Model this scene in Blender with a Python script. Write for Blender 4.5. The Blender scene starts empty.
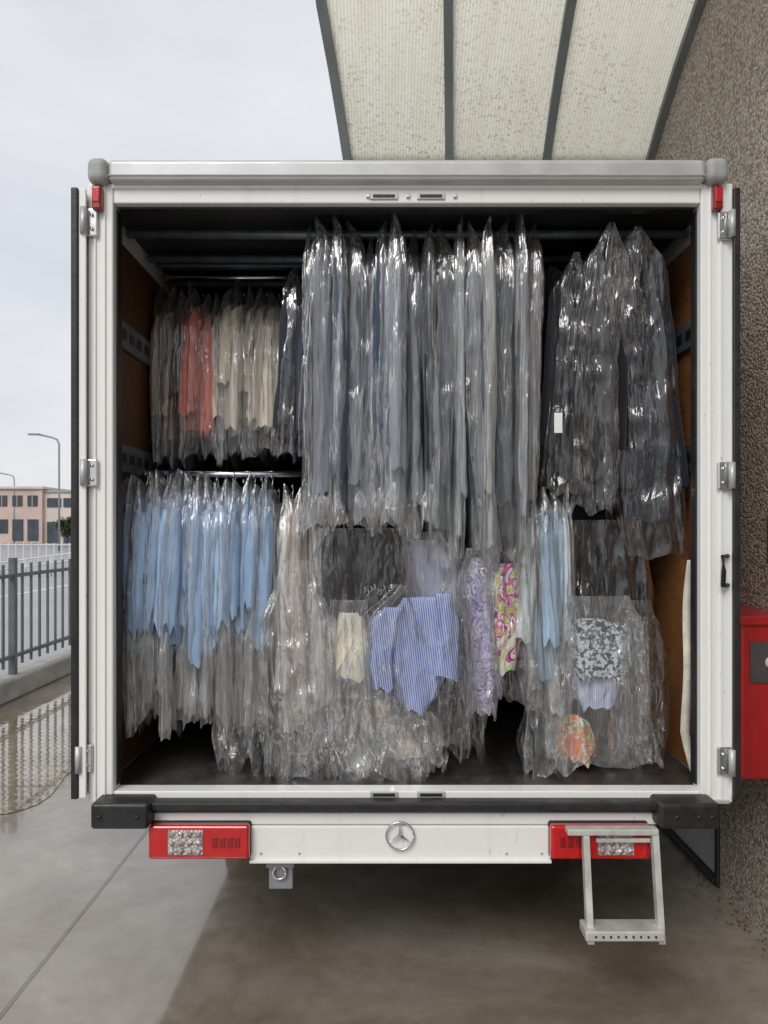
import bpy, bmesh, math, random
from mathutils import Vector, noise, Matrix
random.seed(7)
F=739.6; CZ=1.6
def X(px,D=2.5): return (px-384)/F*D
def Z(py,D=2.5): return CZ-(py-530)/F*D
S=bpy.context.scene
def link(o,p=None):
    S.collection.objects.link(o)
    if p: o.parent=p
    return o
def empty(n,p=None):
    o=bpy.data.objects.new(n,None); o.empty_display_size=.1; return link(o,p)

# ---------------- materials
class N:
    def __init__(s,name):
        s.m=bpy.data.materials.new(name); s.m.use_nodes=True; s.t=s.m.node_tree; s.t.nodes.clear()
        s.out=s.n('ShaderNodeOutputMaterial'); s.co=s.n('ShaderNodeTexCoord').outputs['Object']
    def n(s,t,**k):
        return s.t.nodes.new(t)
    def set(s,o,a,b):
        if hasattr(b,'is_output'): s.t.links.new(b,o.inputs[a])
        else: o.inputs[a].default_value=b
    def noise(s,scale=5,detail=4,sc=(1,1,1),rough=.55,dist=0,rot=(0,0,0)):
        mp=s.n('ShaderNodeMapping'); s.set(mp,'Vector',s.co); mp.inputs['Scale'].default_value=sc; mp.inputs['Rotation'].default_value=rot
        o=s.n('ShaderNodeTexNoise'); s.set(o,'Vector',mp.outputs[0]); s.set(o,'Scale',scale); s.set(o,'Detail',detail); s.set(o,'Roughness',rough); s.set(o,'Distortion',dist)
        return o.outputs['Fac']
    def vor(s,scale,feature='F1',out='Distance',sc=(1,1,1)):
        mp=s.n('ShaderNodeMapping'); s.set(mp,'Vector',s.co); mp.inputs['Scale'].default_value=sc
        o=s.n('ShaderNodeTexVoronoi'); o.feature=feature; s.set(o,'Vector',mp.outputs[0]); s.set(o,'Scale',scale); return o.outputs[out]
    def ramp(s,f,stops,interp='LINEAR'):
        o=s.n('ShaderNodeValToRGB'); s.set(o,'Fac',f); e=o.color_ramp; e.interpolation=interp
        while len(e.elements)<len(stops): e.elements.new(.5)
        for k,(p,c) in zip(e.elements,stops):
            k.position=p; k.color=(c,c,c,1) if not isinstance(c,tuple) else (*c,1)
        return o.outputs[0]
    def math(s,op,a,b=0,clamp=False):
        o=s.n('ShaderNodeMath'); o.operation=op; o.use_clamp=clamp; s.set(o,0,a); s.set(o,1,b); return o.outputs[0]
    def mix(s,f,a,b,mode='MIX'):
        o=s.n('ShaderNodeMix'); o.data_type='RGBA'; o.blend_type=mode
        for i,v in ((0,f),(6,a),(7,b)):
            if isinstance(v,tuple) and len(v)==3: v=(*v,1)
            s.set(o,i,v)
        return o.outputs[2]
    def bump(s,h,strength=.3,dist=.01):
        o=s.n('ShaderNodeBump'); s.set(o,'Height',h); s.set(o,'Strength',strength); s.set(o,'Distance',dist); return o.outputs[0]
    def pbsdf(s,color,rough=.5,metal=0,normal=None,spec=.5,coat=0,sheen=0):
        o=s.n('ShaderNodeBsdfPrincipled')
        if isinstance(color,tuple): color=(*color[:3],1)
        s.set(o,'Base Color',color); s.set(o,'Roughness',rough); s.set(o,'Metallic',metal); s.set(o,'Specular IOR Level',spec); s.set(o,'Coat Weight',coat); s.set(o,'Sheen Weight',sheen)
        if normal is not None: s.set(o,'Normal',normal)
        return o.outputs[0]
    def done(s,sh): s.t.links.new(sh,s.out.inputs[0]); return s.m

def simple(name,c,rough=.5,metal=0,var=.15,scale=6,b=.0,bs=60,sc=(1,1,1),spec=.5,coat=0):
    n=N(name); f=n.noise(scale,5,sc)
    lo=tuple(v*(1-var) for v in c); hi=tuple(min(1,v*(1+var)) for v in c)
    col=n.ramp(f,[(.3,lo),(.7,hi)])
    nr=n.bump(n.noise(bs,4,sc),b,.004) if b else None
    rr=n.ramp(n.noise(scale*2,4),[(.3,max(0,rough*.8)),(.7,min(1,rough*1.2))])
    return n.done(n.pbsdf(col,rr,metal,nr,spec,coat))
def paint():
    n=N('white_paint'); base=(.86,.87,.85)
    d=n.ramp(n.noise(3,6,(1,1,1),.7),[(.55,0.),(.8,.22)])
    sp=n.ramp(n.noise(55,3,(1,1,.35)),[(.69,0.),(.74,.5)])
    st=n.ramp(n.noise(16,4,(1,1,.06)),[(.55,0.),(.75,.22)])
    col=n.mix(d,base,(.58,.56,.50)); col=n.mix(st,col,(.55,.52,.45)); col=n.mix(sp,col,(.30,.25,.20))
    return n.done(n.pbsdf(col,n.ramp(d,[(0,.25),(.4,.45)]),0,n.bump(n.noise(25,3),.04,.003),.5,.3))
def cloth(name,c,var=.22,rough=.85):
    n=N(name); f=n.noise(7,4,(3,3,.6))
    col=n.ramp(f,[(.25,tuple(v*(1-var) for v in c)),(.75,tuple(min(1,v*(1+var)) for v in c))])
    nr=n.bump(n.noise(9,4,(5,5,.7),.55,.5),.5,.010)
    return n.done(n.pbsdf(col,rough,0,nr,.2,0,.15))
def bagmat(name,milky=.14,streak=.5,vz=.10,diag=.5,gloss=1.8,rough=.13,edge=.3,bs=.9):
    n=N(name)
    w=n.noise(24,3,(1,1,vz),.55,.35); v=n.noise(8,2,(1,1,.45),.5,1.0,(0,.7,0))
    line=lambda q,wd: n.ramp(n.math('ABSOLUTE',n.math('SUBTRACT',q,.5)),[(0.,1.),(wd,0.)])
    c1=line(w,.022); c2=n.math('MULTIPLY',line(v,.010),diag)
    h=n.math('ADD',n.math('MULTIPLY',w,.8),n.math('MULTIPLY',v,2.2*diag))
    nr=n.bump(h,bs,.024)
    lw=n.n('ShaderNodeLayerWeight'); lw.inputs['Blend'].default_value=.3; n.set(lw,'Normal',nr)
    fac=n.math('ADD',milky,n.math('MULTIPLY',n.math('POWER',lw.outputs['Facing'],3.),edge))
    mask=n.ramp(v,[(.42,.1),(.62,1.)])
    cs=n.math('MULTIPLY',n.math('ADD',c1,c2),streak*.5)  # whitish streaks mixed into the film imitate highlights along its folds
    fac=n.math('ADD',fac,n.math('MULTIPLY',cs,mask),True)
    tr=n.n('ShaderNodeBsdfTransparent'); tr.inputs[0].default_value=(.985,.988,.99,1)
    df=n.n('ShaderNodeBsdfDiffuse'); df.inputs[0].default_value=(.92,.93,.95,1)
    tl=n.n('ShaderNodeBsdfTranslucent'); tl.inputs[0].default_value=(.92,.93,.95,1)
    a=n.n('ShaderNodeMixShader'); a.inputs[0].default_value=.2; n.set(a,1,df.outputs[0]); n.set(a,2,tl.outputs[0])
    b=n.n('ShaderNodeMixShader'); n.set(b,0,fac); n.set(b,1,tr.outputs[0]); n.set(b,2,a.outputs[0])
    fr=n.n('ShaderNodeFresnel'); fr.inputs[0].default_value=1.5; n.set(fr,'Normal',nr)
    gl=n.n('ShaderNodeBsdfGlossy'); gl.inputs['Roughness'].default_value=rough; n.set(gl,'Normal',nr)
    c=n.n('ShaderNodeMixShader'); n.set(c,0,n.math('MINIMUM',n.math('MULTIPLY',fr.outputs[0],gloss),.6)); n.set(c,1,b.outputs[0]); n.set(c,2,gl.outputs[0])
    return n.done(c.outputs[0])

M={}
M['paint']=paint()
M['alu']=simple('brushed_aluminium',(.52,.53,.53),.42,.35,.1,8,.08)
M['chrome']=simple('polished_steel',(.66,.67,.68),.22,1.,.1,10)
M['cap']=simple('grey_plastic',(.36,.37,.36),.5,0,.12,12,.1)
M['rubber']=simple('black_rubber',(.018,.018,.019),.45,0,.4,20,.3)
M['dark']=simple('dark_metal',(.03,.031,.035),.5,.2,.4,8)
M['ceil']=simple('dark_ceiling_panel',(.025,.026,.03),.6,0,.3,4)
M['steelblue']=simple('galvanised_bar',(.18,.205,.24),.4,.5,.3,14)
M['strap']=simple('beige_webbing',(.62,.58,.50),.9,0,.2,20,.3)
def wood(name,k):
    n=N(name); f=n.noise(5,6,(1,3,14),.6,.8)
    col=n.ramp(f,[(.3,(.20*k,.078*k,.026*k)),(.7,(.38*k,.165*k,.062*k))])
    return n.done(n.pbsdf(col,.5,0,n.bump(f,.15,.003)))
M['wood']=wood('plywood_lining',1.1); M['woodd']=wood('dark_plywood_lining',.38)  # same plywood twice; the second copy is scaled to a darker colour
def floorm():
    n=N('dark_phenolic_floor'); f=n.noise(6,6,(1,.5,1),.7)
    return n.done(n.pbsdf(n.ramp(f,[(.35,(.025,.022,.02)),(.7,(.085,.075,.068))]),n.ramp(f,[(.4,.3),(.6,.6)]),0,n.bump(n.vor(70),.25,.003)))
M['floor']=floorm()

# ---------------- mesh helpers
def mesh(name,verts,faces,mat,parent=None,smooth=False):
    me=bpy.data.meshes.new(name); me.from_pydata([tuple(v) for v in verts],[],faces); me.update()
    if smooth: me.polygons.foreach_set('use_smooth',[True]*len(me.polygons))
    if mat: me.materials.append(mat)
    return link(bpy.data.objects.new(name,me),parent)
def box(name,xr,yr,zr,mat,parent=None,bev=.003,seg=2):
    bm=bmesh.new(); bmesh.ops.create_cube(bm,size=1)
    x0,x1=sorted(xr);y0,y1=sorted(yr);z0,z1=sorted(zr)
    for v in bm.verts:
        v.co=Vector(((x0+x1)/2+v.co.x*(x1-x0),(y0+y1)/2+v.co.y*(y1-y0),(z0+z1)/2+v.co.z*(z1-z0)))
    if bev>0: bmesh.ops.bevel(bm,geom=bm.edges[:],offset=min(bev,.45*min(x1-x0,y1-y0,z1-z0)),segments=seg,profile=.5,affect='EDGES')
    me=bpy.data.meshes.new(name); bm.to_mesh(me); bm.free(); me.materials.append(mat)
    return link(bpy.data.objects.new(name,me),parent)
def tubes(name,paths,r,mat,parent=None,n=8):
    V=[];Fc=[]
    for pts in paths:
        pts=[Vector(p) for p in pts]; b=len(V); up=Vector((.13,.21,.97)).normalized()
        for i,p in enumerate(pts):
            d=(pts[min(i+1,len(pts)-1)]-pts[max(i-1,0)]).normalized()
            u=d.cross(up)
            if u.length<.05: u=d.cross(Vector((1,0,0)))
            u.normalize(); w=d.cross(u)
            for k in range(n):
                a=2*math.pi*k/n; V.append(p+u*math.cos(a)*r+w*math.sin(a)*r)
        for i in range(len(pts)-1):
            for k in range(n):
                Fc.append((b+i*n+k,b+i*n+(k+1)%n,b+(i+1)*n+(k+1)%n,b+(i+1)*n+k))
        Fc.append(tuple(b+k for k in range(n))[::-1]); Fc.append(tuple(b+(len(pts)-1)*n+k for k in range(n)))
    return mesh(name,V,Fc,mat,parent,True)
def interp(keys,t):
    z0=keys[0][0]; z1=keys[-1][0]; z=z0+(z1-z0)*t
    for a,b in zip(keys,keys[1:]):
        if z<=a[0]+1e-9 and z>=b[0]-1e-9:
            u=(a[0]-z)/max(1e-6,a[0]-b[0]); us=u*u*(3-2*u)*.5+u*.5
            return [z]+[a[i]+(b[i]-a[i])*us for i in range(1,5)]
    return list(keys[-1])
def sp_(v,e): return math.copysign(abs(v)**e,v)
def drape(name,parent,mat,keys,na=28,nr=40,fold=.25,ff=2.2,crum=0.,cs=12,botj=.01,seed=0.,shear=.3,half=False,ex=.65,zf=1.1,ridge=0.,rf=60.,sharp=0.,diag=0.):
    """hanging cloth or film: tube of changing section with folds that run down its length; half=True keeps the front half only"""
    V=[];Fc=[]; tot=na if not half else na+1
    for i in range(nr+1):
        t=i/nr; z,cx,cy,hx,hy=interp(keys,t)
        for j in range(tot):
            a=2*math.pi*j/na if not half else (-.12+(1.24)*j/na)*math.pi
            c=math.cos(a); s=math.sin(a)
            k=1+fold*1.5*noise.noise(Vector((c*ff+seed,s*ff,t*zf+seed*1.7)))+fold*.6*noise.noise(Vector((c*ff*3+seed,s*ff*3,t*zf*1.6)))
            px=cx+hx*sp_(c,ex)*(1+(k-1)*.5); py=cy-hy*sp_(s,ex)*(1+(k-1)*.35)
            px+=min(hx,hy)*shear*noise.noise(Vector((py*3+seed,z*1.5,seed)))*min(1,t*4)
            if ridge:
                n1=noise.noise(Vector((px*rf+seed,z*1.6+seed,py*8))); n2=noise.noise(Vector((px*rf*2.1+z*3.,z*3.+seed,3.)))
                r=n1+.5*n2
                if sharp:
                    r=(1-sharp)*r+sharp*(.55-2.2*abs(n1))+sharp*.5*(.5-2*abs(n2))
                if diag:
                    r+=diag*(.5-2*abs(noise.noise(Vector((px*rf*.4+z*7+seed,z*2-px*9,py*3)))))+diag*.8*(.5-2*abs(noise.noise(Vector((px*rf*.5-z*9,z*3+px*8+seed,py*3+5)))))
                py-=ridge*r*min(1,t*6+.1)
            pz=z+botj*(t**6)*noise.noise(Vector((c*2.0,s*2.0,seed+7)))*2.5
            p=Vector((px,py,pz))
            if crum:
                q=Vector((p.x*cs+seed,p.y*cs,p.z*cs*.5))
                d=noise.noise_vector(q); r=noise.noise_vector(q*2.7)
                p+=(Vector((d.x,d.y,d.z*.4))+Vector((r.x,r.y,r.z*.4))*.35)*crum*min(1,t*5+.2)
            V.append(p)
    for i in range(nr):
        for j in range(na):
            j2=(j+1)%tot
            Fc.append((i*tot+j,(i+1)*tot+j,(i+1)*tot+j2,i*tot+j2))
    if not half: Fc.append(tuple(range(na)))
    return mesh(name,V,Fc,mat,parent,True)

# =============== CAMERA / WORLD / SUN
cd=bpy.data.cameras.new('camera'); cam=link(bpy.data.objects.new('camera',cd))
cd.sensor_fit='VERTICAL'; cd.sensor_height=36; cd.sensor_width=27; cd.lens=26; cd.shift_y=.0176; cd.clip_end=3000; cd.clip_start=.05
cam.location=(0,0,CZ); cam.rotation_euler=(math.radians(90),0,0); S.camera=cam
w=bpy.data.worlds.new('World'); S.world=w; w.use_nodes=True; nt=w.node_tree; nt.nodes.clear()
el=math.radians(42); az=math.radians(205)
sky=nt.nodes.new('ShaderNodeTexSky'); sky.sky_type='NISHITA'; sky.sun_disc=False; sky.sun_elevation=el; sky.sun_rotation=az; sky.dust_density=4; sky.air_density=1
tc=nt.nodes.new('ShaderNodeTexCoord'); mp=nt.nodes.new('ShaderNodeMapping'); mp.inputs['Scale'].default_value=(1,1,2.6)
nz=nt.nodes.new('ShaderNodeTexNoise'); nz.inputs['Scale'].default_value=2.2; nz.inputs['Detail'].default_value=5
rp=nt.nodes.new('ShaderNodeValToRGB'); rp.color_ramp.elements[0].position=.3; rp.color_ramp.elements[0].color=(.64,.66,.71,1); rp.color_ramp.elements[1].position=.7; rp.color_ramp.elements[1].color=(.84,.845,.865,1)
sc=nt.nodes.new('ShaderNodeVectorMath'); sc.operation='SCALE'; sc.inputs[3].default_value=8.2
mx=nt.nodes.new('ShaderNodeMix'); mx.data_type='RGBA'; mx.inputs[0].default_value=.88
bg=nt.nodes.new('ShaderNodeBackground'); bg.inputs[1].default_value=.136; wo=nt.nodes.new('ShaderNodeOutputWorld')
L=nt.links.new
L(tc.outputs['Generated'],mp.inputs[0]); L(mp.outputs[0],nz.inputs['Vector']); L(nz.outputs['Fac'],rp.inputs[0]); L(rp.outputs[0],sc.inputs[0])
L(sky.outputs[0],mx.inputs[6]); L(sc.outputs[0],mx.inputs[7]); L(mx.outputs[2],bg.inputs[0]); L(bg.outputs[0],wo.inputs[0])
sd=bpy.data.lights.new('sun','SUN'); sd.energy=1.5; sd.angle=math.radians(26); sd.color=(1,.985,.955)
sun=link(bpy.data.objects.new('sun',sd))
dirv=Vector((math.sin(az)*math.cos(el),math.cos(az)*math.cos(el),math.sin(el)))
sun.rotation_euler=dirv.to_track_quat('Z','Y').to_euler()
S.view_settings.view_transform='Standard'; S.view_settings.look='None'; S.view_settings.exposure=0

# =============== GROUND
def groundm():
    n=N('wet_concrete'); a=n.noise(1.0,7,(1,1,1),.68,.4); b=n.noise(9,5,(1,1,1),.65); c=n.noise(160,2)
    col=n.ramp(a,[(.34,(.15,.12,.09)),(.46,(.215,.18,.14)),(.55,(.28,.245,.20)),(.68,(.37,.335,.285))])
    col=n.mix(n.ramp(b,[(.45,0.),(.75,.4)]),col,(.17,.138,.10)); col=n.mix(n.ramp(c,[(.55,0.),(.8,.22)]),col,(.46,.42,.36))
    ro=n.ramp(a,[(.40,.05),(.54,.12),(.66,.28)])
    h=n.math('ADD',n.math('MULTIPLY',c,.05),n.math('MULTIPLY',b,.25))
    return n.done(n.pbsdf(col,ro,0,n.bump(h,n.ramp(a,[(.42,.08),(.6,.2)]),.003),1.,.4))
g=mesh('ground',[(-600,-600,0),(600,-600,0),(600,900,0),(-600,900,0)],[(0,1,2,3)],groundm())
asph=simple('wet_asphalt',(.28,.285,.30),.3,0,.15,.6,.2,90)
mesh('road',[(-400,-300,.004),(-3.75,-300,.004),(-3.75,42,.004),(-3.75,300,.004),(-400,300,.004)],[(0,1,2,3,4)],asph)
white=simple('road_paint',(.7,.7,.68),.6,0,.2,4)
mesh('road_marking',[(-9.2,-20,.008),(-9.05,-20,.008),(-9.05,60,.008),(-9.2,60,.008)],[(0,1,2,3)],white)
jm=simple('joint_tar',(.13,.112,.09),.5,0,.3,20)
mesh('expansion_joint',[(-1.272,-6,.008),(-1.268,-6,.008),(-1.248,12,.008),(-1.252,12,.008)],[(0,1,2,3)],jm)
mesh('expansion_joint',[(-3.3,4.60,.0085),(1.5,4.60,.0085),(1.5,4.606,.0085),(-3.3,4.606,.0085)],[(0,1,2,3)],jm)
def puddle(name,cx,cy,rx,ry,seed,col,b,sx=1):
    V=[(cx,cy,.004)];
    for k in range(96):
        a=2*math.pi*k/96; r=1+.35*noise.noise(Vector((math.cos(a)*1.6+seed,math.sin(a)*1.6,seed)))+.16*noise.noise(Vector((math.cos(a)*6+seed,math.sin(a)*6,seed)))
        V.append((cx+rx*r*math.cos(a),cy+ry*r*math.sin(a),.004))
    n=N('rain_water'); wv=n.n('ShaderNodeTexWave'); mpp=n.n('ShaderNodeMapping'); n.set(mpp,'Vector',n.co); mpp.inputs['Rotation'].default_value=(0,0,.15); mpp.inputs['Scale'].default_value=(.35,1,1)
    n.set(wv,'Vector',mpp.outputs[0]); wv.bands_direction='Y'; n.set(wv,'Scale',3.2); n.set(wv,'Distortion',3.); n.set(wv,'Detail Scale',2.)
    h=n.math('ADD',n.math('MULTIPLY',wv.outputs['Fac'],.6),n.noise(9,3))
    cc=n.mix(n.ramp(n.noise(3,5),[(.35,0.),(.7,1.)]),tuple(v*.75 for v in col),tuple(v*1.25 for v in col))
    m=n.done(n.pbsdf(cc,.02,0,n.bump(h,b,.008),1.,1.))
    return mesh(name,V,[(0,k+1,(k+1)%96+1) for k in range(96)],m)
puddle('puddle',-2.62,5.5,.74,1.9,3.1,(.24,.185,.11),.17)

# =============== FENCE + kerb wall
conc=simple('concrete',(.36,.35,.32),.8,0,.25,5,.5,70)
galv=simple('galvanised_steel',(.13,.14,.155),.5,.3,.2,9); galvL=simple('lamp_post_steel',(.30,.31,.33),.5,.3,.2,9)
kw=empty('kerb_wall'); box('kerb',(-3.72,-3.48),(-4,30),(0,.20),conc,kw,.02)
fe=empty('metal_fence')
fx=-3.6
def addbox(V,Fc,x0,x1,y0,y1,z0,z1):
    b=len(V); V+= [(x0,y0,z0),(x1,y0,z0),(x1,y1,z0),(x0,y1,z0),(x0,y0,z1),(x1,y0,z1),(x1,y1,z1),(x0,y1,z1)]
    Fc+= [(b,b+3,b+2,b+1),(b+4,b+5,b+6,b+7),(b,b+1,b+5,b+4),(b+1,b+2,b+6,b+5),(b+2,b+3,b+7,b+6),(b+3,b,b+4,b+7)]
V=[];Fc=[]
yy=-3
i=0
while yy<30:
    if i%14==13: addbox(V,Fc,fx-.03,fx+.03,yy-.03,yy+.03,.18,1.33)
    else: addbox(V,Fc,fx-.008,fx+.008,yy-.016,yy+.016,.28,1.27)
    yy+=.185; i+=1
mesh('pickets',V,Fc,galv,fe)
V=[];Fc=[]; addbox(V,Fc,fx-.022,fx+.022,-3,30,.36,.395); addbox(V,Fc,fx-.0225,fx+.0225,-3,30,1.14,1.175); mesh('rails',V,Fc,galv,fe)
rw=simple('white_railing_paint',(.6,.61,.62),.5)
rr=empty('ramp_railing'); paths=[]
for k in range(9):
    x=-13.5+k*.9; h=.35+.12*k if k<6 else 1.05
    paths.append([(x,26,0),(x,26,h+.1)])
for hh in (.1,-.15,-.4): paths.append([(-13.5,26,.35+hh+.0),(-9,26,.95+hh),(-6.2,26,1.05+hh)])
tubes('rails',paths,.03,rw,rr)
rr=empty('metal_fence')
V=[];Fc=[]
for k in range(160): addbox(V,Fc,-60+k*.35,-59.95+k*.35,34,34.05,0,1.0)
addbox(V,Fc,-60,-4,33.99,34.06,.9,.96); mesh('pickets',V,Fc,rw,rr)

# =============== DISTANT BUILDING, LAMPS, TREE
bd=empty('stucco_building'); st=simple('pink_stucco',(.56,.43,.37),.9,0,.15,.4); st2=simple('pale_stucco',(.62,.54,.48),.9,0,.12,.4)
glass=simple('window_glass',(.05,.06,.08),.15,0,.3,1)
box('walls',(-62,-41.6),(90,104),(0,6.6),st,bd,.02); box('cornice',(-62.2,-41.4),(89.7,104.2),(6.6,6.9),st2,bd,.02)
box('wing_walls',(-41.6,-37.2),(90.5,104),(0,6.2),st2,bd,.02); box('wing_cornice',(-41.39,-37.0),(90.3,104.2),(6.2,6.45),conc,bd,.02)
for k in range(11):
    x=-60+k*1.85
    if x>-43: continue
    box('window',(x,x+1.2),(89.9,90.1),(4.5,5.8),glass,bd,0); box('window_frame',(x+.57,x+.63),(89.85,89.9),(4.5,5.8),st2,bd,0)
    box('window_lower',(x,x+1.3),(89.9,90.1),(0.3 if k>7 else 1.2,2.9),glass,bd,0)
for k in range(2):
    x=-41.2+k*2.0
    box('wing_window',(x,x+1.7),(90.4,90.6),(4.4,5.5),glass,bd,0); box('wing_door',(x,x+1.5),(90.4,90.6),(0,2.6),glass,bd,0)
def lamp(x,y,h,arm):
    e=empty('street_lamp'); pts=[(x,y,0),(x,y,h*.5),(x,y,h-.5),(x-.15,y,h-.15),(x-.5,y,h),(x-arm,y,h+.25)]
    tubes('pole',[pts],.075,galvL,e); box('lamp_head',(x-arm-.75,x-arm+.1),(y-.15,y+.15),(h+.18,h+.33),galvL,e,.05)
lamp(-24.6,56,8.6,1.6); lamp(-45,90,8.3,1.8)
def tree(name,x,y,h,r,seed,nl=2500):
    rnd=random.Random(seed); e=empty(name); bark=simple('bark',(.08,.06,.045),.9); leaf=simple('foliage',(.06,.085,.035),.7,0,.5,1.5)
    P=[[(x,y,0),(x+.1,y,h*.3),(x,y,h*.6)]]
    C=[]
    for k in range(9):
        a=rnd.random()*6.28; q=(x+math.cos(a)*r*.6,y+math.sin(a)*r*.6,h*(.45+.45*rnd.random())); P.append([(x,y,h*.3),q]); C.append(Vector(q))
    tubes('trunk',P,.06,bark,e)
    V=[];Fc=[]
    for k in range(nl):
        c=rnd.choice(C); d=Vector((rnd.gauss(0,1),rnd.gauss(0,1),rnd.gauss(0,.8)))*r*.25; p=c+d; b=len(V)
        u=Vector((rnd.uniform(-1,1),rnd.uniform(-1,1),rnd.uniform(-1,1))).normalized()*.09; v=u.cross(Vector((rnd.random(),rnd.random(),1))).normalized()*.08
        V+=[p-u,p-v,p+u,p+v]; Fc.append((b,b+1,b+2,b+3))
    mesh('crown',V,Fc,leaf,e)
tree('tree',-32.6,76,2.9,.95,1)

# =============== PEBBLEDASH WALL + door + hose cabinet
def pebm():
    n=N('pebbledash'); cell=n.vor(85,'F1','Color'); d=n.vor(85); sep=n.n('ShaderNodeSeparateColor'); n.set(sep,0,cell)
    col=n.ramp(sep.outputs[0],[(0.,(.20,.165,.13)),(.3,(.36,.31,.25)),(.6,(.50,.44,.36)),(.85,(.64,.60,.54)),(1.,(.24,.21,.19))])
    col=n.mix(n.ramp(d,[(.4,0.),(.8,.75)]),col,(.15,.125,.105)); col=n.mix(n.ramp(n.noise(1.3,5,(1,1,.5)),[(.4,0.),(.75,.35)]),col,(.24,.205,.17))
    h=n.math('SUBTRACT',1.,d)
    return n.done(n.pbsdf(col,.7,0,n.bump(h,.8,.008),.4))
wl=empty('pebbledash_wall'); WX=1.5
box('wall_face',(WX,WX+.3),(-4,3.30),(0,7),pebm(),wl,0); wmat=wl.children[0].data.materials[0]
box('wall_face_far',(WX,WX+.3),(4.40,14),(0,7),wmat,wl,0); box('wall_over_door',(WX,WX+.3),(3.30,4.40),(2.15,7),wmat,wl,0)
dr=empty('metal_door'); gm=simple('grey_door_paint',(.46,.47,.47),.5,0,.1,3)
box('leaf',(WX+.01,WX+.06),(3.345,4.355),(.03,2.10),gm,dr,.004); box('jamb_near',(WX-.012,WX+.1),(3.302,3.332),(0,2.148),M['dark'],dr,.003); box('jamb_far',(WX-.012,WX+.1),(4.368,4.398),(0,2.148),M['dark'],dr,.003)
box('threshold',(WX-.02,WX+.12),(3.333,4.367),(.0,.028),M['dark'],dr,.003); box('handle',(WX-.03,WX+.01),(3.45,3.58),(1.0,1.03),M['dark'],dr,.008)
hc=empty('fire_hose_cabinet'); red=simple('red_enamel',(.36,.010,.012),.35,0,.15,8,.05,40,coat=.3)
zt,zb=Z(617,2.7),Z(780,2.7)
box('body',(1.30,WX-.002),(2.70,3.22),(zb,zt),red,hc,.012,3); box('lid_rim',(1.288,WX-.003),(2.688,3.232),(zt-.03,zt+.006),red,hc,.006)
gdk=simple('grey_recess',(.07,.06,.06),.5)
box('side_recess',(1.335,1.47),(2.694,2.70),(zt-.24,zt-.09),gdk,hc,.002); box('door_glass',(1.292,1.30),(2.76,3.16),(zb+.08,zt-.10),glass,hc,.002)
tubes('valve',[[(1.41,2.688,zt-.165),(1.41,2.70,zt-.165)]],.022,simple('valve_white',(.6,.6,.6),.4),hc,16)
sg=empty('fire_sign'); box('plate',(WX-.006,WX-.002),(2.70,2.885),(1.48,1.655),red,sg,.001); box('plate_symbol',(WX-.009,WX-.0065),(2.75,2.83),(1.52,1.61),white,sg,0)
V=[];Fc=[]
for k in range(160):
    x=WX-.01-abs(random.gauss(0,.05)); y=random.uniform(2.4,3.6); a=random.random()*3.14; l=random.uniform(.004,.013); b=len(V)
    V+=[(x-l*math.cos(a),y-l*math.sin(a),.006),(x+l*.3*math.sin(a),y-l*.3*math.cos(a),.012),(x+l*math.cos(a),y+l*math.sin(a),.007),(x-l*.3*math.sin(a),y+l*.3*math.cos(a),.010)]; Fc.append((b,b+1,b+2,b+3))
mesh('fallen_leaves',V,Fc,simple('dead_leaves',(.09,.06,.03),.9,0,.5,40))

# =============== CANOPY
ca=empty('entrance_canopy')
def canm():
    n=N('dirty_polycarbonate'); 
    sp=n.ramp(n.noise(60,5,(1,1,1),.8),[(.53,0.),(.61,.9)]); big=n.ramp(n.noise(2.0,5),[(.35,.25),(.65,1.)])
    col=n.mix(n.math('MULTIPLY',sp,big),(.97,.95,.83),(.34,.28,.16)); col=n.mix(n.ramp(n.noise(4,5,(4,.6,.6)),[(.4,0.),(.8,.4)]),col,(.74,.67,.48))
    wv=n.n('ShaderNodeTexWave'); n.set(wv,'Vector',n.co); wv.bands_direction='X'; n.set(wv,'Scale',19.)
    col=n.mix(n.math('MULTIPLY',wv.outputs['Fac'],.42),col,(.56,.53,.43))
    df=n.pbsdf(col,.4,0,n.bump(wv.outputs['Fac'],.3,.006)); tl=n.n('ShaderNodeBsdfTranslucent'); n.set(tl,0,col)
    m=n.n('ShaderNodeMixShader'); m.inputs[0].default_value=.97; n.set(m,1,df); n.set(m,2,tl.outputs[0])
    return n.done(m.outputs[0])
prof=[(4.14,3.655),(3.95,3.80),(3.72,3.95),(3.46,4.09),(3.1,4.24),(2.6,4.38),(2.1,4.46),(1.6,4.5)]
def rx(i,D):
    a=[(-.20,-.295),(.365,.30),(.905,.875),(WX-.02,WX-.02)][i]; return a[0]+(a[1]-a[0])*max(-1,(4.14-D)/.68) if D>3.4 else a[1]-(0.05*(3.4-D) if i==0 else 0)
V=[];Fc=[]
nx=4
for D,h in prof:
    for i in range(nx): V.append((rx(i,D),D,h))
for r in range(len(prof)-1):
    for i in range(nx-1): Fc.append((r*nx+i,r*nx+i+1,(r+1)*nx+i+1,(r+1)*nx+i))
mesh('sheets',V,Fc,canm(),ca,True)
ribm=simple('grey_rib',(.17,.185,.19),.5,.2)
for i in range(4):
    V=[];Fc=[]; hw=.022
    for D,h in prof:
        x=rx(i,D); V+=[(x-hw,D,h-.04),(x+hw,D,h-.04),(x+hw,D,h+.02),(x-hw,D,h+.02)]
    for r in range(len(prof)-1):
        for k in range(4): Fc.append((r*4+k,r*4+(k+1)%4,(r+1)*4+(k+1)%4,(r+1)*4+k))
    Fc+=[(0,1,2,3),tuple(len(V)-4+k for k in range(4))[::-1]]
    mesh('rib',V,Fc,ribm,ca)
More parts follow.
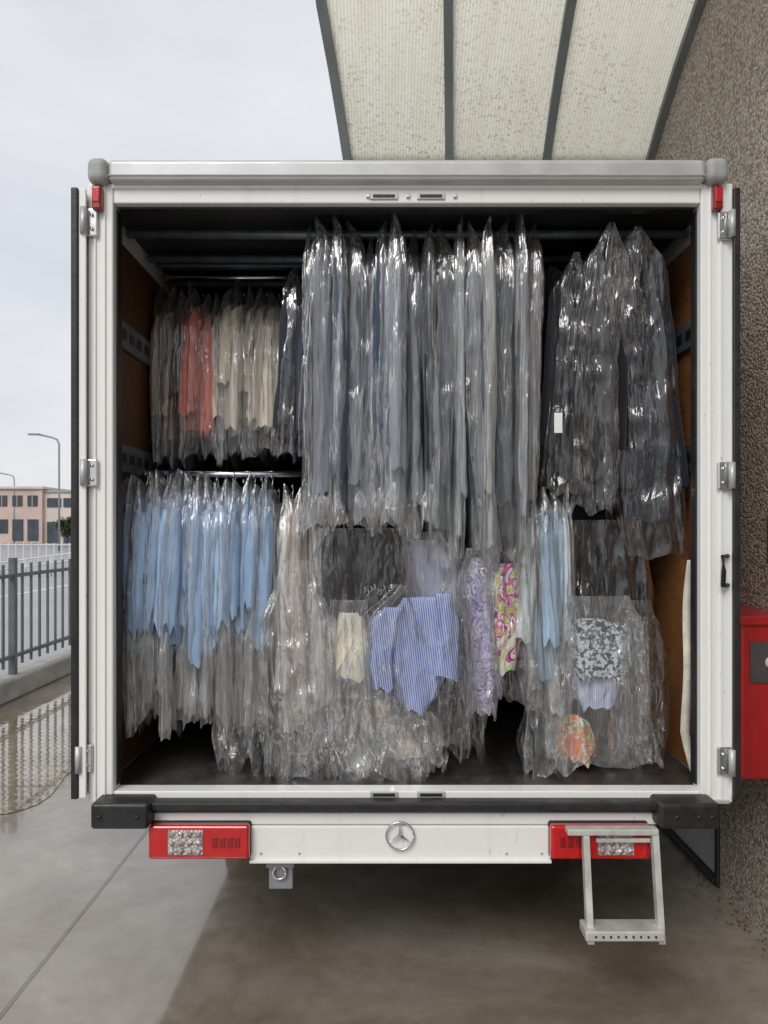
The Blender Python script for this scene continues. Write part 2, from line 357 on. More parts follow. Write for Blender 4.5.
box('eave_beam',(-.22,WX),(4.13,4.20),(3.60,3.70),ribm,ca,.005); box('front_beam',(-.42,WX),(1.55,1.60),(4.44,4.52),M['alu'],ca,.005)
for D,h in ((4.17,3.60),(2.6,4.32)): box('bracket',(WX-.12,WX),(D-.03,D+.03),(h-.25,h),M['alu'],ca,.005)

# =============== TRUCK
T=empty('box_truck'); P=M['paint']
R=2.5
bx0,bx1=-1.01,1.175; ix0,ix1=-.97,1.135
zf=Z(792)
ztop=Z(158)
box('side_wall_left',(bx0,ix0-.004),(2.56,6.6),(.66,ztop-.03),P,T,.004); box('side_wall_right',(ix1+.004,bx1),(2.56,6.6),(.66,ztop-.03),P,T,.004)
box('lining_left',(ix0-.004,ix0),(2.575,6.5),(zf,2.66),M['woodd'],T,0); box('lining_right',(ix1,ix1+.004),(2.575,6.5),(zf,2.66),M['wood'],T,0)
box('roof',(ix0-.004,ix1+.004),(2.575,6.6),(ztop-.10,ztop-.03),P,T,.004); box('ceiling',(ix0,ix1),(2.6,6.5),(ztop-.125,ztop-.102),M['ceil'],T,0)
box('bulkhead',(ix0,ix1),(6.5,6.6),(.66,ztop-.1),M['ceil'],T,0); box('load_floor',(ix0,ix1),(2.575,6.5),(zf-.07,zf-.004),M['floor'],T,0)
box('post_left',(X(88),X(113)),(R,R+.07),(Z(803),Z(183)),P,T,.006,3); box('post_right',(X(701),X(733)),(R,R+.07),(Z(803),Z(183)),P,T,.006,3)
for a,b in ((94,96.5),(104,106)): box('post_bead',(X(a),X(b)),(R-.006,R+.01),(Z(800),Z(186)),P,T,.002)
for a,b in ((709,711),(719,722)): box('post_bead',(X(a),X(b)),(R-.006,R+.01),(Z(800),Z(186)),P,T,.002)
box('header',(X(113)+.001,X(701)-.001),(R+.002,R+.068),(Z(203),Z(183)),P,T,.005,3); box('header_lip',(X(112),X(702)),(R-.008,R+.02),(Z(189),Z(184)),P,T,.004)
box('sill',(X(113)+.001,X(701)-.001),(R+.002,R+.068),(Z(803),Z(791.5)),P,T,.004,3); box('sill_lip',(X(96),X(728)),(R-.012,R+.0),(Z(803),Z(799)),M['alu'],T,.003)
q=2.465
box('top_rail',(X(107,q),X(707,q)),(q,R+.06),(Z(181,q),Z(158,q)),M['alu'],T,.018,5); box('top_rail_groove',(X(108,q),X(706,q)),(q-.003,q+.005),(Z(176,q),Z(174.5,q)),M['cap'],T,.001)
for a,b in ((86,107),(707,730)): box('corner_cap',(X(a,q),X(b,q)),(q-.006,R+.08),(Z(182,q),Z(156,q)),M['cap'],T,.026,5)
box('seal',(X(113),X(114.5)),(R+.03,R+.074),(Z(788),Z(206)),M['rubber'],T,.001); box('seal',(X(699.5),X(701)),(R+.03,R+.074),(Z(788),Z(206)),M['rubber'],T,.001); box('seal',(X(115),X(699)),(R+.03,R+.074),(Z(205),Z(203)),M['rubber'],T,.001)
for c in (384,431):
    for py,nm in ((196,'latch_keeper'),(794,'latch_keeper')):
        box(nm,(X(c-14),X(c+14)),(R-.004,R+.004),(Z(py+3.5),Z(py-2.5)),M['alu'],T,.002); box('latch_slot',(X(c-11),X(c+11)),(R-.0055,R-.0038),(Z(py+2),Z(py-1)),M['rubber'],T,0)
for c in (368,408,455): box('bolt',(X(c-2),X(c+2)),(R-.006,R),(Z(198),Z(194)),M['chrome'],T,.002)
dz0,dz1=Z(800,q),Z(187,q)
box('door_left',(X(71,q),X(82,q)),(R-.02,R+1.02),(dz0,dz1),P,T,.004); box('door_left_seal',(X(70,q),X(77,q)),(R-.032,R-.018),(dz0,dz1+.002),M['rubber'],T,.004); box('door_left_trim',(X(78,q),X(85,q)),(R-.028,R-.018),(dz0+.003,dz1-.002),P,T,.003)
box('door_left_outer_seal',(X(69,q),X(71,q)-.001),(R-.02,R+1.0),(dz0,dz1),M['rubber'],T,.002)
box('door_right',(X(736,q),X(743,q)),(R-.02,R+1.02),(dz0,dz1),P,T,.004); box('door_right_seal',(X(734,q),X(741,q)),(R-.034,R-.018),(dz0,dz1),M['rubber'],T,.004)
def hinge(cx,cy,s):
    box('hinge_plate',(X(cx-7),X(cx+7)),(R-.016,R-.004),(Z(cy+14),Z(cy-14)),M['chrome'],T,.006,3)
    tubes('hinge_knuckle',[[(X(cx+s*5),R-.03,Z(cy+13)),(X(cx+s*5),R-.03,Z(cy-13))]],.011,M['alu'],T,14)
    for d in (-7,7): tubes('hinge_bolt',[[(X(cx-s*2),R-.022,Z(cy+d)),(X(cx-s*2),R-.012,Z(cy+d))]],.006,M['chrome'],T,8)
for cy in (224,473,757): hinge(92 if cy<700 else 87,cy,-1)
for cy in (227,476,760): hinge(723,cy,1)
tubes('door_handle',[[(X(727),R-.005,Z(556)),(X(719),R-.03,Z(556)),(X(719),R-.035,Z(570)),(X(719),R-.03,Z(585)),(X(727),R-.005,Z(585))]],.008,M['rubber'],T)
rl=simple('red_lens',(.55,.006,.008),.12,0,.15,40,.2,120,spec=.7,coat=.5); rd=simple('dark_red_lens',(.26,.004,.006),.15,0,.3,60,.3,150,coat=.5)
for c in (96,719): 
    box('marker_lamp',(X(c-5,2.47),X(c+5,2.47)),(R-.03,R-.002),(Z(209,2.47),Z(185,2.47)),rd,T,.008,3); box('marker_lamp_lens',(X(c-3.5,2.47),X(c+3.5,2.47)),(R-.034,R-.028),(Z(202,2.47),Z(188,2.47)),rl,T,.004)
box('bumper_strip',(X(147,2.44),X(661,2.44)),(R-.055,R+.0),(Z(812,2.445),Z(803,2.445)),M['rubber'],T,.008,3)
q=2.41
for nm,a,b in (('buffer_left',90,148),('buffer_right',660,721)):
    box(nm,(X(a,q),X(b,q)),(q,R+.04),(Z(830,q),Z(804,q)),M['rubber'],T,.012,4)
for a in (99,137,677,699,712): tubes('buffer_bolt',[[(X(a,q),q-.005,Z(817,q)),(X(a,q),q+.002,Z(817,q))]],.007,M['dark'],T,10)
q=2.48
box('under_bar',(X(149,q),X(660,q)),(q,R+.05),(Z(825,q),Z(813,q)),P,T,.005); box('rear_panel',(X(250,q),X(551,q)),(q-.004,R+.04),(Z(860,q),Z(825.7,q)),P,T,.006,3)
box('rear_panel_lip',(X(250,q),X(551,q)),(q-.014,q-.002),(Z(862,q),Z(858.5,q)),P,T,.003)
for a in (262,300,505,540): tubes('panel_bolt',[[(X(a),q-.008,Z(850)),(X(a),q-.003,Z(850))]],.004,M['alu'],T,8)
ec=Vector((X(400,2.464),R-.036,Z(836,2.464))); er=.046
tubes('emblem_ring',[[ec+Vector((er*math.cos(a*math.pi/24),0,er*math.sin(a*math.pi/24))) for a in range(49)]],.0035,M['chrome'],T,8)
V=[];Fc=[]
for k in range(3):
    a=math.pi/2+k*2*math.pi/3; d=Vector((math.cos(a),0,math.sin(a))); s=Vector((-d.z,0,d.x)); b=len(V)
    V+=[ec+d*er,ec+s*.006+d*.003,ec-s*.006+d*.003,ec+Vector((0,-.008,0))]; Fc+=[(b,b+1,b+3),(b,b+3,b+2)]
mesh('emblem_star',V,Fc,M['chrome'],T)
def clearm():
    n=N('clear_lens'); d=n.vor(95,'F1','Distance',(1,1,1)); col=n.ramp(d,[(.1,(.85,.82,.80)),(.6,(.42,.36,.36))])
    return n.done(n.pbsdf(col,.12,.3,n.bump(d,.8,.006),.7,0,0))
cl=clearm()
def tail(a,b,c0,c1,m):
    q=2.44; X_=lambda p:X(p,q); Z_=lambda p:Z(p,q)
    box('tail_lamp_housing',(X_(a-.5),X_(b+.5)),(R-.03,R+.06),(Z_(861),Z_(825)),M['rubber'],T,.008)
    box('tail_lamp_lens',(X_(a),X_(b)),(R-.06,R-.028),(Z_(860),Z_(826)),rl,T,.010,4)
    box('tail_lamp_reverse',(X_(c0),X_(c1)),(R-.064,R-.058),(Z_(855),Z_(830)),cl,T,.004)
    for i in range(4):
        for j in range(3):
            x=X_(c0)+(X_(c1)-X_(c0))*(i+.5)/4; z=Z_(855)+(Z_(830)-Z_(855))*(j+.5)/3
            tubes('tail_lamp_cell',[[(x,R-.067,z),(x,R-.063,z)]],.0095,cl,T,12)
    x0,x1=(c1+8,b-8) if m>0 else (a+8,c0-8)
    for k in range(4): 
        xa=x0+(x1-x0)*k/4; box('tail_lamp_inner',(X_(xa+.8),X_(xa+(x1-x0)/4-.8)),(R-.0622,R-.058),(Z_(848),Z_(837)),rd,T,.003)
tail(148,249,168,203,1); tail(551,651,598,634,-1)
box('tow_bracket',(X(268),X(292)),(R+.02,R+.035),(Z(892),Z(862)),galvL,T,.003); tubes('tow_eye',[[Vector((X(279)+.022*math.cos(a*.4),R+.01,Z(874)+.022*math.sin(a*.4))) for a in range(17)]],.005,M['chrome'],T)
box('tow_plate',(X(266),X(294)),(R+.0,R+.02),(Z(868),Z(862)),galvL,T,.002)
sm=simple('zinc_step',(.60,.60,.57),.5,.3,.2,14,.2)
def bar(name,p,q,wx,wy,mat):
    p=Vector(p);q=Vector(q);V=[]
    for c in (p,q): V+=[c+Vector((-wx,-wy,0)),c+Vector((wx,-wy,0)),c+Vector((wx,wy,0)),c+Vector((-wx,wy,0))]
    return mesh(name,V,[(0,1,5,4),(1,2,6,5),(2,3,7,6),(3,0,4,7),(0,3,2,1),(4,5,6,7)],mat,T)
Dt,Db=R-.08,R-.14
bar('step_leg',(X(585,Dt),Dt,Z(828,Dt)),(X(590,Db),Db,Z(942,Db)),.010,.014,sm); bar('step_leg',(X(654,Dt),Dt,Z(828,Dt)),(X(661,Db),Db,Z(942,Db)),.010,.014,sm)
box('step_tread',(X(586,Db-.03),X(665,Db-.03)),(Db-.03,Db+.05),(Z(942,Db-.03),Z(932,Db-.03)),sm,T,.004)
for k in range(9):
    x=X(596+k*7.5,Db-.03); tubes('tread_hole',[[(x,Db-.032,Z(937,Db-.03)),(x,Db-.0295,Z(937,Db-.03))]],.004,M['dark'],T,8)
box('step_hanger',(X(568,2.4),X(659,2.4)),(Dt-.02,Dt+.02),(Z(836,2.40),Z(830,2.40)),sm,T,.003); box('step_crossbar',(X(596,Dt),X(650,Dt)),(Dt-.006,Dt+.006),(Z(842,Dt),Z(838,Dt)),sm,T,.002)
for x in (-.35,.52): box('chassis_rail',(x-.035,x+.035),(2.67,8.2),(.46,.60),M['dark'],T,.004)
box('underfloor',(bx0+.01,bx1-.01),(2.575,6.59),(.60,.64),M['dark'],T,0); box('rear_crossmember',(-.8,.95),(2.58,2.66),(.48,.599),M['dark'],T,.006)
tyre=M['rubber']
def wheel(x,y):
    V=[];pr=[(-.1,.17),(-.11,.24),(-.105,.32),(-.08,.345),(0,.35),(.08,.345),(.105,.32),(.11,.24),(.1,.17)]; n=32
    for k in range(n):
        a=2*math.pi*k/n
        for u,r in pr: V.append((x+u,y+r*math.cos(a),.35+r*math.sin(a)))
    m=len(pr); Fc=[(k*m+i,k*m+i+1,((k+1)%n)*m+i+1,((k+1)%n)*m+i) for k in range(n) for i in range(m-1)]
    mesh('tyre',V,Fc,tyre,T,True); tubes('wheel_rim',[[(x-.08,y,.35),(x+.08,y,.35)]],.18,M['alu'],T,24)
for x in (-.88,1.05):
    wheel(x,4.9); wheel(x,8.2)
tubes('rear_axle',[[(-.9,4.9,.35),(1.05,4.9,.35)]],.05,M['dark'],T)
V=[];pr=[(6.68,.45),(6.68,2.35),(7.6,2.40),(8.25,1.55),(8.95,1.25),(9.05,.45)]
for x in (-.9,1.07): V+=[(x,y,z) for y,z in pr]
m=len(pr); mesh('cab_body',V,[tuple(range(m)),tuple(range(2*m-1,m-1,-1))]+[(i,i+m,(i+1)%m+m,(i+1)%m) for i in range(m)],P,T)
mesh('windscreen',[(-.8,7.66,2.34),(.97,7.66,2.34),(.97,8.24,1.60),(-.8,8.24,1.60)],[(0,1,2,3)],glass,T); box('side_window',(-.905,-.90),(7.0,7.7),(1.5,2.1),glass,T,0); box('side_window',(1.07,1.075),(7.0,7.7),(1.5,2.1),glass,T,0)
for xs,s in ((ix0,1),(ix1,-1)):
    for z in (2.32,1.865,1.2):
        if z==1.2 and s<0: continue
        x0,x1=(xs+.001,xs+.014) if s>0 else (xs-.014,xs-.001)
        box('tie_rail',(x0,x1),(2.58,6.4),(z-.05,z+.05),M['steelblue'],T,.003)
        xa,xb=(x1-.001,x1+.002) if s>0 else (x0-.002,x0+.001)
        V=[];Fc=[]
        for k in range(44):
            y=2.61+k*.085; addbox(V,Fc,xa,xb,y,y+.05,z-.018,z+.018)
        mesh('tie_rail_slots',V,Fc,M['rubber'],T)
def crossbar(name,D,z,r,m,x0=ix0+.015,x1=ix1-.015): tubes(name,[[(x0,D,z),((x0+x1)/2,D,z-.004),(x1,D,z)]],r,m,T,12)
for D,py in ((2.75,214),(3.0,236),(3.3,243),(3.7,250),(4.2,262),(4.8,270)): crossbar('ceiling_bar',D,min(Z(py,D),2.70),.016,M['steelblue'])
for D,py in ((2.85,228),(3.15,262)): box('ceiling_beam',(ix0,ix1),(D,D+.04),(Z(py,D)-.02,Z(py,D)+.02),M['steelblue'],T,.004)
blue=simple('blue_tape',(.03,.08,.25),.5)
for a in (205,290,545,600): tubes('tape_wrap',[[(X(a,3.0),3.0,Z(236,3.0)),(X(a+9,3.0),3.0,Z(236,3.0))]],.019,blue,T,12)

# =============== GARMENTS
bagA=bagmat('clear_garment_bag',.05,.6,.09,.3,2.3,.12,.3); bagB=bagmat('milky_garment_bag',.06,.9,.07,.28,2.4,.12,.3); bagC=bagmat('crumpled_clear_film',.08,.8,.35,.8,2.5,.12,.3,.8); bagD=bagmat('glossy_clear_film',.004,.30,.2,.5,2.3,.10,.10,.75)
bagH=bagmat('bunched_bag_hem',.20,1.0,.07,.3,2.2,.14,.45)
cols={}
def cm(c):
    k=tuple(round(v,3) for v in c)
    if k not in cols: cols[k]=cloth('fabric_%d'%len(cols),k)
    return cols[k]
def hooks(e,L):
    ps=[]
    for x,y,z in L:
        ps.append([(x,y,z-.05),(x,y,z),(x,y+.018,z+.02),(x,y+.01,z+.045),(x,y-.012,z+.045),(x,y-.02,z+.03)])
    tubes('hanger_hooks',ps,.0022,M['chrome'],e,6)
def row(name,p0,p1,pt,pb,pbag,D,colors,bag=bagA,hy=.20,sleeve=True,jt=5,jb=10,lean=0,seed=0,wide=.62,sl=(.5,.8),bagflare=1.15,slb=.015,jx=.25,sw=.72,jd=.03,dg=.28,jw=.3,bj=1.,hem=False):
    e=empty(name); n=len(colors); H=[]
    rnd=random.Random(seed+11)
    W=[rnd.uniform(1-jw,1+jw) for _ in colors]; tot=sum(W); acc=0; full=X(p1,D)-X(p0,D)
    for i,c in enumerate(colors):
        sp=full*W[i]/tot; cx=X(p0,D)+full*(acc+W[i]/2)/tot; acc+=W[i]
        cx+=rnd.uniform(-jx*.5,jx*.5)*sp; Df=D+rnd.uniform(-jd,jd); cy=Df+hy
        zt=Z(pt+rnd.uniform(-jt,jt),D); zb=Z(pb+rnd.uniform(-jb,jb),D); zg=Z(pbag+rnd.uniform(-jb,jb)*bj,D)
        hx=sp*wide*rnd.uniform(.95,1.2); dx=lean+rnd.uniform(-1,1)*jx*sp*1.5; sd=seed*3.3+i*1.37
        ht=zt-zb
        drape('garment',e,cm(c),[(zt,cx,cy,hx*.25,hy*.25),(zt-.05,cx,cy,hx*.75,hy*.78),(zt-.12,cx,cy,hx*.98,hy*.93),(zt-ht*.5,cx+dx*.5,cy,hx,hy*.97),(zb,cx+dx,cy,hx*1.02,hy)],na=36,nr=30,fold=.25,ff=2.6,seed=sd,shear=.7,botj=.010,zf=1.,ridge=.014,rf=45)
        if sleeve:
            L=ht*rnd.uniform(*sl); sx=cx+rnd.uniform(-.2,.2)*sp
            drape('sleeve',e,cm(c),[(zt-.07,sx,Df+.03,hx*.35,.03),(zt-.14,sx,Df+.015,hx*sw,.035),(zt-L*.6,sx+dx*.4,Df+.0,hx*(sw+.05),.036),(zt-L,sx+dx*.9+rnd.uniform(-.3,.3)*sp,Df-.005,hx*sw,.036)],na=24,nr=24,fold=.3,seed=sd+50,shear=.6,botj=slb,crum=.003,cs=22,zf=1.2,ex=.8)
        H.append((cx,cy,zt+.015))
        if bag is None: continue
        b=sp*rnd.uniform(.60,.80)
        tip=rnd.uniform(.01,.055)
        drape('garment_bag',e,bag,[(zt+.01+tip,cx+rnd.uniform(-.4,.4)*sp,Df+.04,.004,.02),(zt-.01,cx,cy-.06,b*.5,hy*.7),(zt-.06,cx,cy-.012,b*.88,hy*1.02),(zt-.15,cx,cy-.012,b,hy*1.12),(zt-ht*.6,cx+dx*.6,cy-.016,b*1.02,hy*1.16),(zb,cx+dx,cy-.018,b*1.05,hy*1.17),(zg,cx+dx*1.4,cy-.02,b*bagflare,hy*1.14)],na=36,nr=64,fold=.24,ff=3.4,seed=sd+9,shear=.8,botj=.022,crum=.005,cs=20,half=True,ex=.55,zf=1.2,ridge=.015,rf=34,sharp=.6,diag=dg)
        if hem: drape('bag_hem',e,bagH,[(zb+.06,cx+dx,cy-.005,b*.5,hy*1.05),(zb-.02,cx+dx,cy-.01,b*.95,hy*1.12),(zg+rnd.uniform(.0,.05),cx+dx*1.4,cy-.015,b*bagflare*.9,hy*1.1)],na=30,nr=26,fold=.3,ff=3.6,seed=sd+29,shear=.9,botj=.03,crum=.006,cs=22,half=True,ex=.55,zf=1.2,ridge=.02,rf=40,sharp=.7,diag=.4)
    hooks(e,H); return e
rnd=random.Random(3)
def shade(c,v=.2): 
    k=1+rnd.choice([-1,-.5,0,.5,1])*v; return tuple(x*k for x in c)
LB=(.30,.43,.62)
crossbar('garment_rail',2.93,Z(474,2.95),.013,M['chrome'],x1=X(322,2.93)); crossbar('garment_rail',3.22,Z(277,3.22),.013,M['chrome'],x1=X(330,3.22)); crossbar('garment_rail',2.86,Z(222,2.86),.013,M['chrome'])
row('row_of_light_blue_shirts',116,268,488,640,720,2.70,[shade(LB,.12) for _ in range(16)],bagA,sleeve=True,jb=12,seed=1,sl=(.75,1.08),bagflare=1.25,lean=-.008,slb=.03,sw=.95,wide=.76,jw=.15,hem=True)
be=(.74,.67,.55); co=(.80,.24,.19)
row('row_of_blouses',150,300,296,434,462,3.02,[(.42,.38,.33),(.50,.45,.38),(.16,.13,.11),co,co,(.76,.70,.60),be,(.78,.72,.62),be,(.65,.57,.46),be,(.76,.70,.60),be],bagA,seed=2,jb=10,sl=(.7,1.0),bagflare=1.1,sw=.92,wide=.7,jw=.2)
row('row_of_grey_suits',303,434,234,504,530,2.64,[(.03,.04,.06),(.20,.235,.28),(.075,.10,.14),(.24,.275,.32),(.14,.18,.24),(.055,.08,.12),(.21,.245,.29),(.30,.34,.39),(.022,.028,.042)],bagB,seed=3,jb=6,sl=(.85,1.0),jx=.3,jt=7,jw=.45,wide=.68,jd=.05,sw=.6,hem=True)
row('row_of_coats',432,546,229,538,566,2.62,[(.07,.09,.12),(.34,.36,.38),(.13,.15,.175),(.42,.43,.44),(.08,.10,.12),(.30,.32,.34),(.22,.225,.235)],bagB,seed=4,jb=14,sl=(.8,1.),jx=.3,jt=8,jw=.45,wide=.68,jd=.05,sw=.6)
row('row_of_dark_jackets',284,316,274,432,455,2.72,[(.03,.035,.05),(.05,.06,.08)],bagD,seed=5,wide=.7,sl=(.9,1.))
row('row_of_navy_suits',552,640,258,500,540,2.80,[(.02,.024,.035),(.03,.035,.05),(.018,.02,.028),(.045,.05,.065),(.02,.024,.035)],None,seed=6,jt=8,jb=20,wide=.62,sl=(.7,.9))
row('row_of_dark_garments',300,700,262,700,720,3.45,[(.04,.045,.06),(.10,.10,.11),(.03,.03,.04)]*6,None,seed=8,wide=.6,sleeve=False)
row('row_of_dresses',262,332,498,730,768,2.74,[(.62,.54,.48),(.66,.62,.58),(.45,.38,.34),(.70,.67,.64),(.40,.36,.35)],bagB,seed=9,sl=(.7,.9),lean=.03,jx=.35,jw=.3,wide=.66,dg=.4)

def bagof(e,keys,bag,seed,fold=.25,ridge=.020,rf=16,crum=.007,botj=.03,half=True,ex=.6,sharp=.7,dg=.42):
    drape('plastic_bag',e,bag,keys,na=100,nr=90,fold=fold,ff=3.,seed=seed,crum=crum,cs=9,botj=botj,shear=.7,half=half,ridge=ridge,rf=rf,ex=ex,zf=1.4,sharp=sharp,diag=dg)
def single(name,mat,keysC,keysB=None,bag=bagC,seed=0,fold=.2,botj=.015,ff=2.6,ridge=.010,rf=26,bk={}):
    e=empty(name); drape('fabric',e,mat,keysC,na=64,nr=44,fold=fold,ff=ff,seed=seed,crum=.005,cs=10,botj=botj,shear=.5,ridge=ridge,rf=rf)
    if keysB: bagof(e,keysB,bag,seed+3,**bk)
    return e
def K(L,D): return [(Z(py,D),(X(a,D)+X(b,D))/2,D+h,(X(b,D)-X(a,D))/2,h) for py,a,b,h in L]
navy=cm((.018,.022,.034)); black=cm((.012,.013,.016))
def jacket(name,mat,D,top,bot,cx,hw,lean,bag,seed,bagw=1.12,bagbot=25):
    """tailored jacket hanging three-quarter on: shouldered body, separate sleeves, in a clear bag"""
    e=empty(name); h=bot-top
    body=K([(top,cx-4,cx+4,.02),(top+10,cx-hw*.55,cx+hw*.55,.05),(top+26,cx-hw*.95,cx+hw*.95,.07),(top+h*.5,cx-hw*.9+lean*.5,cx+hw*.85+lean*.5,.07),(bot,cx-hw+lean,cx+hw*.95+lean,.07)],D)
    drape('body',e,mat,body,na=64,nr=44,fold=.12,ff=2.4,seed=seed,crum=.004,cs=9,shear=.3,ridge=.008,rf=18)
    for s,dl in ((-1,-4),(1,3)):
        sx=cx+s*hw*.86
        drape('sleeve',e,mat,K([(top+16,sx-3,sx+3,.02),(top+30,sx-9,sx+9,.035),(top+h*.5,sx-9+lean*.5,sx+9+lean*.5,.036),(top+h*.88,sx-7+lean+dl,sx+7+lean+dl,.032)],D-.03),na=28,nr=30,fold=.12,seed=seed+s,crum=.004,cs=14,shear=.3,ex=.9)
    bw=hw*bagw
    bagof(e,K([(top-12,cx-3,cx+3,.01),(top+4,cx-bw*.5,cx+bw*.5,.05),(top+24,cx-bw,cx+bw,.10),(top+h*.5,cx-bw*1.05+lean*.5,cx+bw*1.05+lean*.5,.13),(bot,cx-bw*1.08+lean,cx+bw*1.08+lean,.13),(bot+bagbot,cx-bw*.95+lean*1.2,cx+bw*1.0+lean*1.2,.12)],D-.075),bag,seed+3,ridge=.022,rf=11,dg=.38,sharp=.8)
    return e
jacket('navy_jacket',navy,2.70,238,520,638,26,22,bagD,21,1.2,36)
jacket('dark_jacket',black,2.66,234,478,612,20,-12,bagD,22,1.15,34)
jacket('charcoal_jacket',cm((.035,.038,.046)),2.75,264,470,577,20,-10,bagD,23,1.12,24)
lab=empty('paper_label'); box('tag',(X(554,2.55),X(562,2.55)),(2.545,2.547),(Z(433,2.55),Z(413,2.55)),simple('white_paper',(.85,.85,.85),.7),lab,0)
single('dark_trousers',black,K([(485,560,640,.04),(520,552,650,.06),(620,575,640,.07),(735,588,640,.06)],2.92),K([(520,572,640,.03),(560,566,652,.08),(640,566,660,.1),(762,562,668,.1)],2.76),bagD,24)
ts=single('black_t_shirt',black,K([(534,324,396,.03),(546,320,402,.04),(600,322,410,.04),(614,328,412,.03)],2.64),K([(528,318,400,.02),(560,314,412,.05),(620,320,416,.06),(640,322,420,.05)],2.61),bagD,25,.08,ridge=.005,bk=dict(ridge=.008,dg=.2))
pr=[]
for k in range(7):
    x=X(364+k*3.2,2.62); z=Z(590+3*math.sin(k*1.7),2.62); pr.append([(x,2.626,z-.010),(x+.007,2.625,z),(x+.002,2.626,z+.010)])
tubes('chest_print',pr,.0011,white,ts,5)
single('lilac_blouse',cm((.42,.42,.56)),K([(540,404,436,.03),(568,400,458,.05),(640,408,460,.05)],2.74),K([(532,404,440,.03),(570,396,466,.06),(650,400,470,.06)],2.69),bagA,seed=26,ridge=.02,rf=20)
def stripem(name,a,b,sc,rot=0):
    n=N(name); mp=n.n('ShaderNodeMapping'); n.set(mp,'Vector',n.co); mp.inputs['Rotation'].default_value=(0,rot,0)
    wv=n.n('ShaderNodeTexWave'); n.set(wv,'Vector',mp.outputs[0]); wv.bands_direction='X'; n.set(wv,'Scale',sc); n.set(wv,'Distortion',.35)
    col=n.mix(n.ramp(wv.outputs['Fac'],[(.35,0.),(.6,1.)]),a,b)
    return n.done(n.pbsdf(col,.85,0,n.bump(n.noise(9,4,(4,4,.8),.6,.8),.5,.012),.2))
sm1=stripem('blue_striped_cotton',(.13,.19,.52),(.52,.58,.78),40,.12)
ss=single('striped_shirt',sm1,K([(598,402,450,.03),(612,384,458,.05),(660,388,456,.06),(698,396,440,.055),(712,406,430,.05)],2.64),None,seed=27,fold=.2,ridge=.026,rf=24)
drape('sleeve',ss,sm1,K([(608,384,404,.03),(622,370,398,.04),(660,368,392,.04),(690,374,394,.03)],2.61),na=36,nr=24,fold=.2,seed=4,ridge=.010,rf=24)
drape('sleeve',ss,sm1,K([(594,436,452,.03),(625,440,460,.04),(678,434,460,.035)],2.60),na=36,nr=24,fold=.2,seed=9,ridge=.010,rf=24)
bagof(ss,K([(585,395,460,.04),(620,364,468,.08),(700,358,474,.09),(756,374,470,.08)],2.57),bagD,31,ridge=.020,rf=11)
single('cream_blouse',cm((.80,.75,.60)),K([(613,338,364,.03),(636,332,370,.05),(680,336,368,.04)],2.64),K([(600,330,366,.03),(650,324,372,.06),(740,328,372,.07),(772,336,392,.06)],2.60),bagC,28,ridge=.02,rf=30)
def pat(name,scale,stops,sc=(1,1,1),dist=0.):
    n=N(name)
    if dist: f=n.noise(scale,2,sc,.4,dist)
    else:
        cell=n.vor(scale,'F1','Color',sc); sep=n.n('ShaderNodeSeparateColor'); n.set(sep,0,cell); f=sep.outputs[0]
    col=n.ramp(f,stops,'CONSTANT'); return n.done(n.pbsdf(col,.75,0,n.bump(n.noise(10,5,(4,4,.8)),.4,.01),.2))
pais=pat('paisley_print',9,[(0.,(.74,.72,.68)),(.34,(.40,.62,.06)),(.42,(.72,.70,.66)),(.46,(.64,.06,.24)),(.51,(.10,.05,.20)),(.54,(.72,.68,.66)),(.58,(.68,.12,.32)),(.63,(.45,.64,.08)),(.7,(.74,.50,.12))],(1,1,.8),3.)
lil=pat('lilac_floral_print',22,[(0.,(.34,.27,.58)),(.38,(.60,.58,.72)),(.5,(.18,.13,.38)),(.56,(.56,.54,.70)),(.62,(.32,.26,.56))],(1,1,.8),2.)
blk=N('speckled_floral_print'); dd=blk.noise(62,2,(1,1,1),.5,.6); c_=blk.ramp(dd,[(.44,(.03,.05,.09)),(.49,(.12,.16,.20)),(.51,(.62,.68,.70))]); flo=blk.done(blk.pbsdf(c_,.8,0,blk.bump(blk.noise(12,3),.4,.01),.2))
org=pat('orange_green_print',13,[(0.,(.82,.22,.04)),(.42,(.72,.70,.64)),(.47,(.80,.26,.05)),(.53,(.14,.45,.14)),(.57,(.74,.72,.66)),(.61,(.80,.38,.06)),(.68,(.06,.18,.42))],(1,1,1),1.2)
single('lilac_print_dress',lil,K([(558,472,494,.02),(580,466,500,.04),(660,468,500,.05),(712,474,496,.04)],2.68),K([(548,468,494,.02),(590,460,502,.06),(680,460,502,.06),(716,468,498,.05)],2.64),bagC,30,ridge=.02,rf=30)
single('paisley_dress',pais,K([(564,500,520,.02),(582,494,526,.04),(640,494,524,.05),(672,496,518,.04)],2.64),K([(552,498,522,.02),(590,490,530,.06),(660,490,530,.06),(700,494,528,.05)],2.60),bagD,32,ridge=.016,rf=30)
row('row_of_denim_shirts',526,572,498,676,708,2.66,[(.52,.57,.58),(.32,.44,.58),(.38,.52,.66),(.55,.60,.63)],bagA,seed=12,sl=(.7,.95),wide=.66,sw=.9,hem=True)
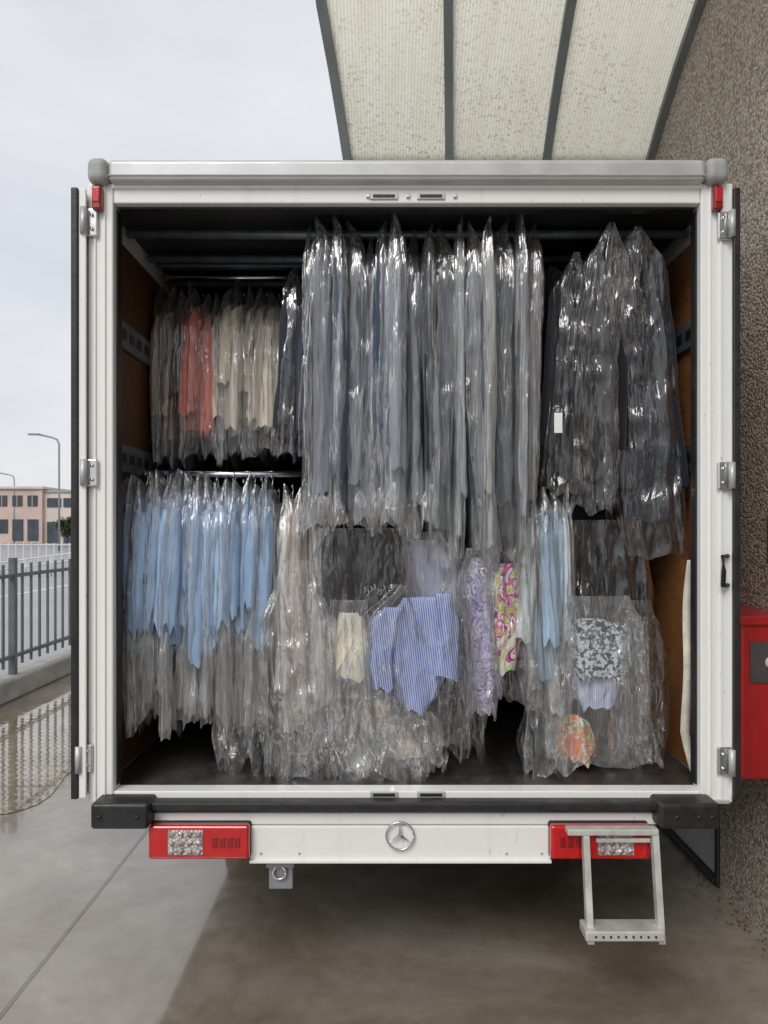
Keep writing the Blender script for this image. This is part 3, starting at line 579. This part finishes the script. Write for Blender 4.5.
single('floral_skirt',flo,K([(620,580,604,.03),(630,573,634,.05),(666,573,634,.05),(680,582,626,.04)],2.64),K([(596,574,630,.03),(640,564,652,.08),(710,560,664,.10),(768,556,672,.09)],2.58),bagC,33,fold=.3,ridge=.022,rf=18)
single('pinstripe_shirt',stripem('pale_pinstripe_cotton',(.36,.42,.66),(.66,.70,.82),50),K([(664,574,626,.03),(690,576,622,.05),(708,584,616,.04)],2.67),None,seed=34,ridge=.018,rf=24)
single('orange_print_top',org,K([(716,564,578,.02),(724,557,586,.03),(744,554,592,.045),(762,566,594,.04)],2.68),None,seed=35,fold=.45,ridge=.04,rf=28,botj=.04)
single('floral_scarf',pat('multicolour_floral_print',16,[(0.,(.80,.78,.72)),(.40,(.20,.40,.18)),(.45,(.80,.78,.72)),(.52,(.80,.40,.10)),(.57,(.82,.8,.74)),(.62,(.80,.30,.10))],(1,1,1),1.5),K([(700,366,392,.03),(722,364,404,.05),(760,376,424,.04)],2.70),K([(684,360,400,.03),(720,356,426,.08),(780,348,434,.08)],2.62),bagC,36)
cf=empty('crumpled_plastic_film')
for i,(a,b,c,d,D) in enumerate([(256,340,560,776,2.63),(330,400,640,782,2.62),(428,490,570,746,2.70),(395,450,712,768,2.64),(524,576,640,776,2.64),(612,672,600,758,2.62),(212,262,600,774,2.70)]):
    drape('film',cf,[bagC,bagC,bagD][i%3],K([(c,(a*2+b)/3,(a+2*b)/3,.02),(c+(d-c)*.3,a+5,b-5,.06),(c+(d-c)*.8,a,b,.08),(d,a+4,b-3,.06)],D),na=100,nr=90,fold=.35,ff=3,seed=40+i,crum=.011,cs=8,botj=.04,half=True,ridge=.024,rf=15,zf=1.7,sharp=.8,diag=.65)
V=[];Fc=[]
for k in range(31):
    t=k/30; px=692-6*math.sin(t*2.4)-(0 if t<.8 else -(t-.8)*45); x=X(px,2.62); z=Z(560+t*216,2.62); y=2.62+.015*math.sin(t*9)
    V+=[(x-.017,y,z),(x+.012,y-.006,z)]
    if k<30: Fc.append((2*k,2*k+1,2*k+3,2*k+2))
st_=mesh('load_strap',V,Fc,M['strap'],None,True); md=st_.modifiers.new('thick','SOLIDIFY'); md.thickness=.003
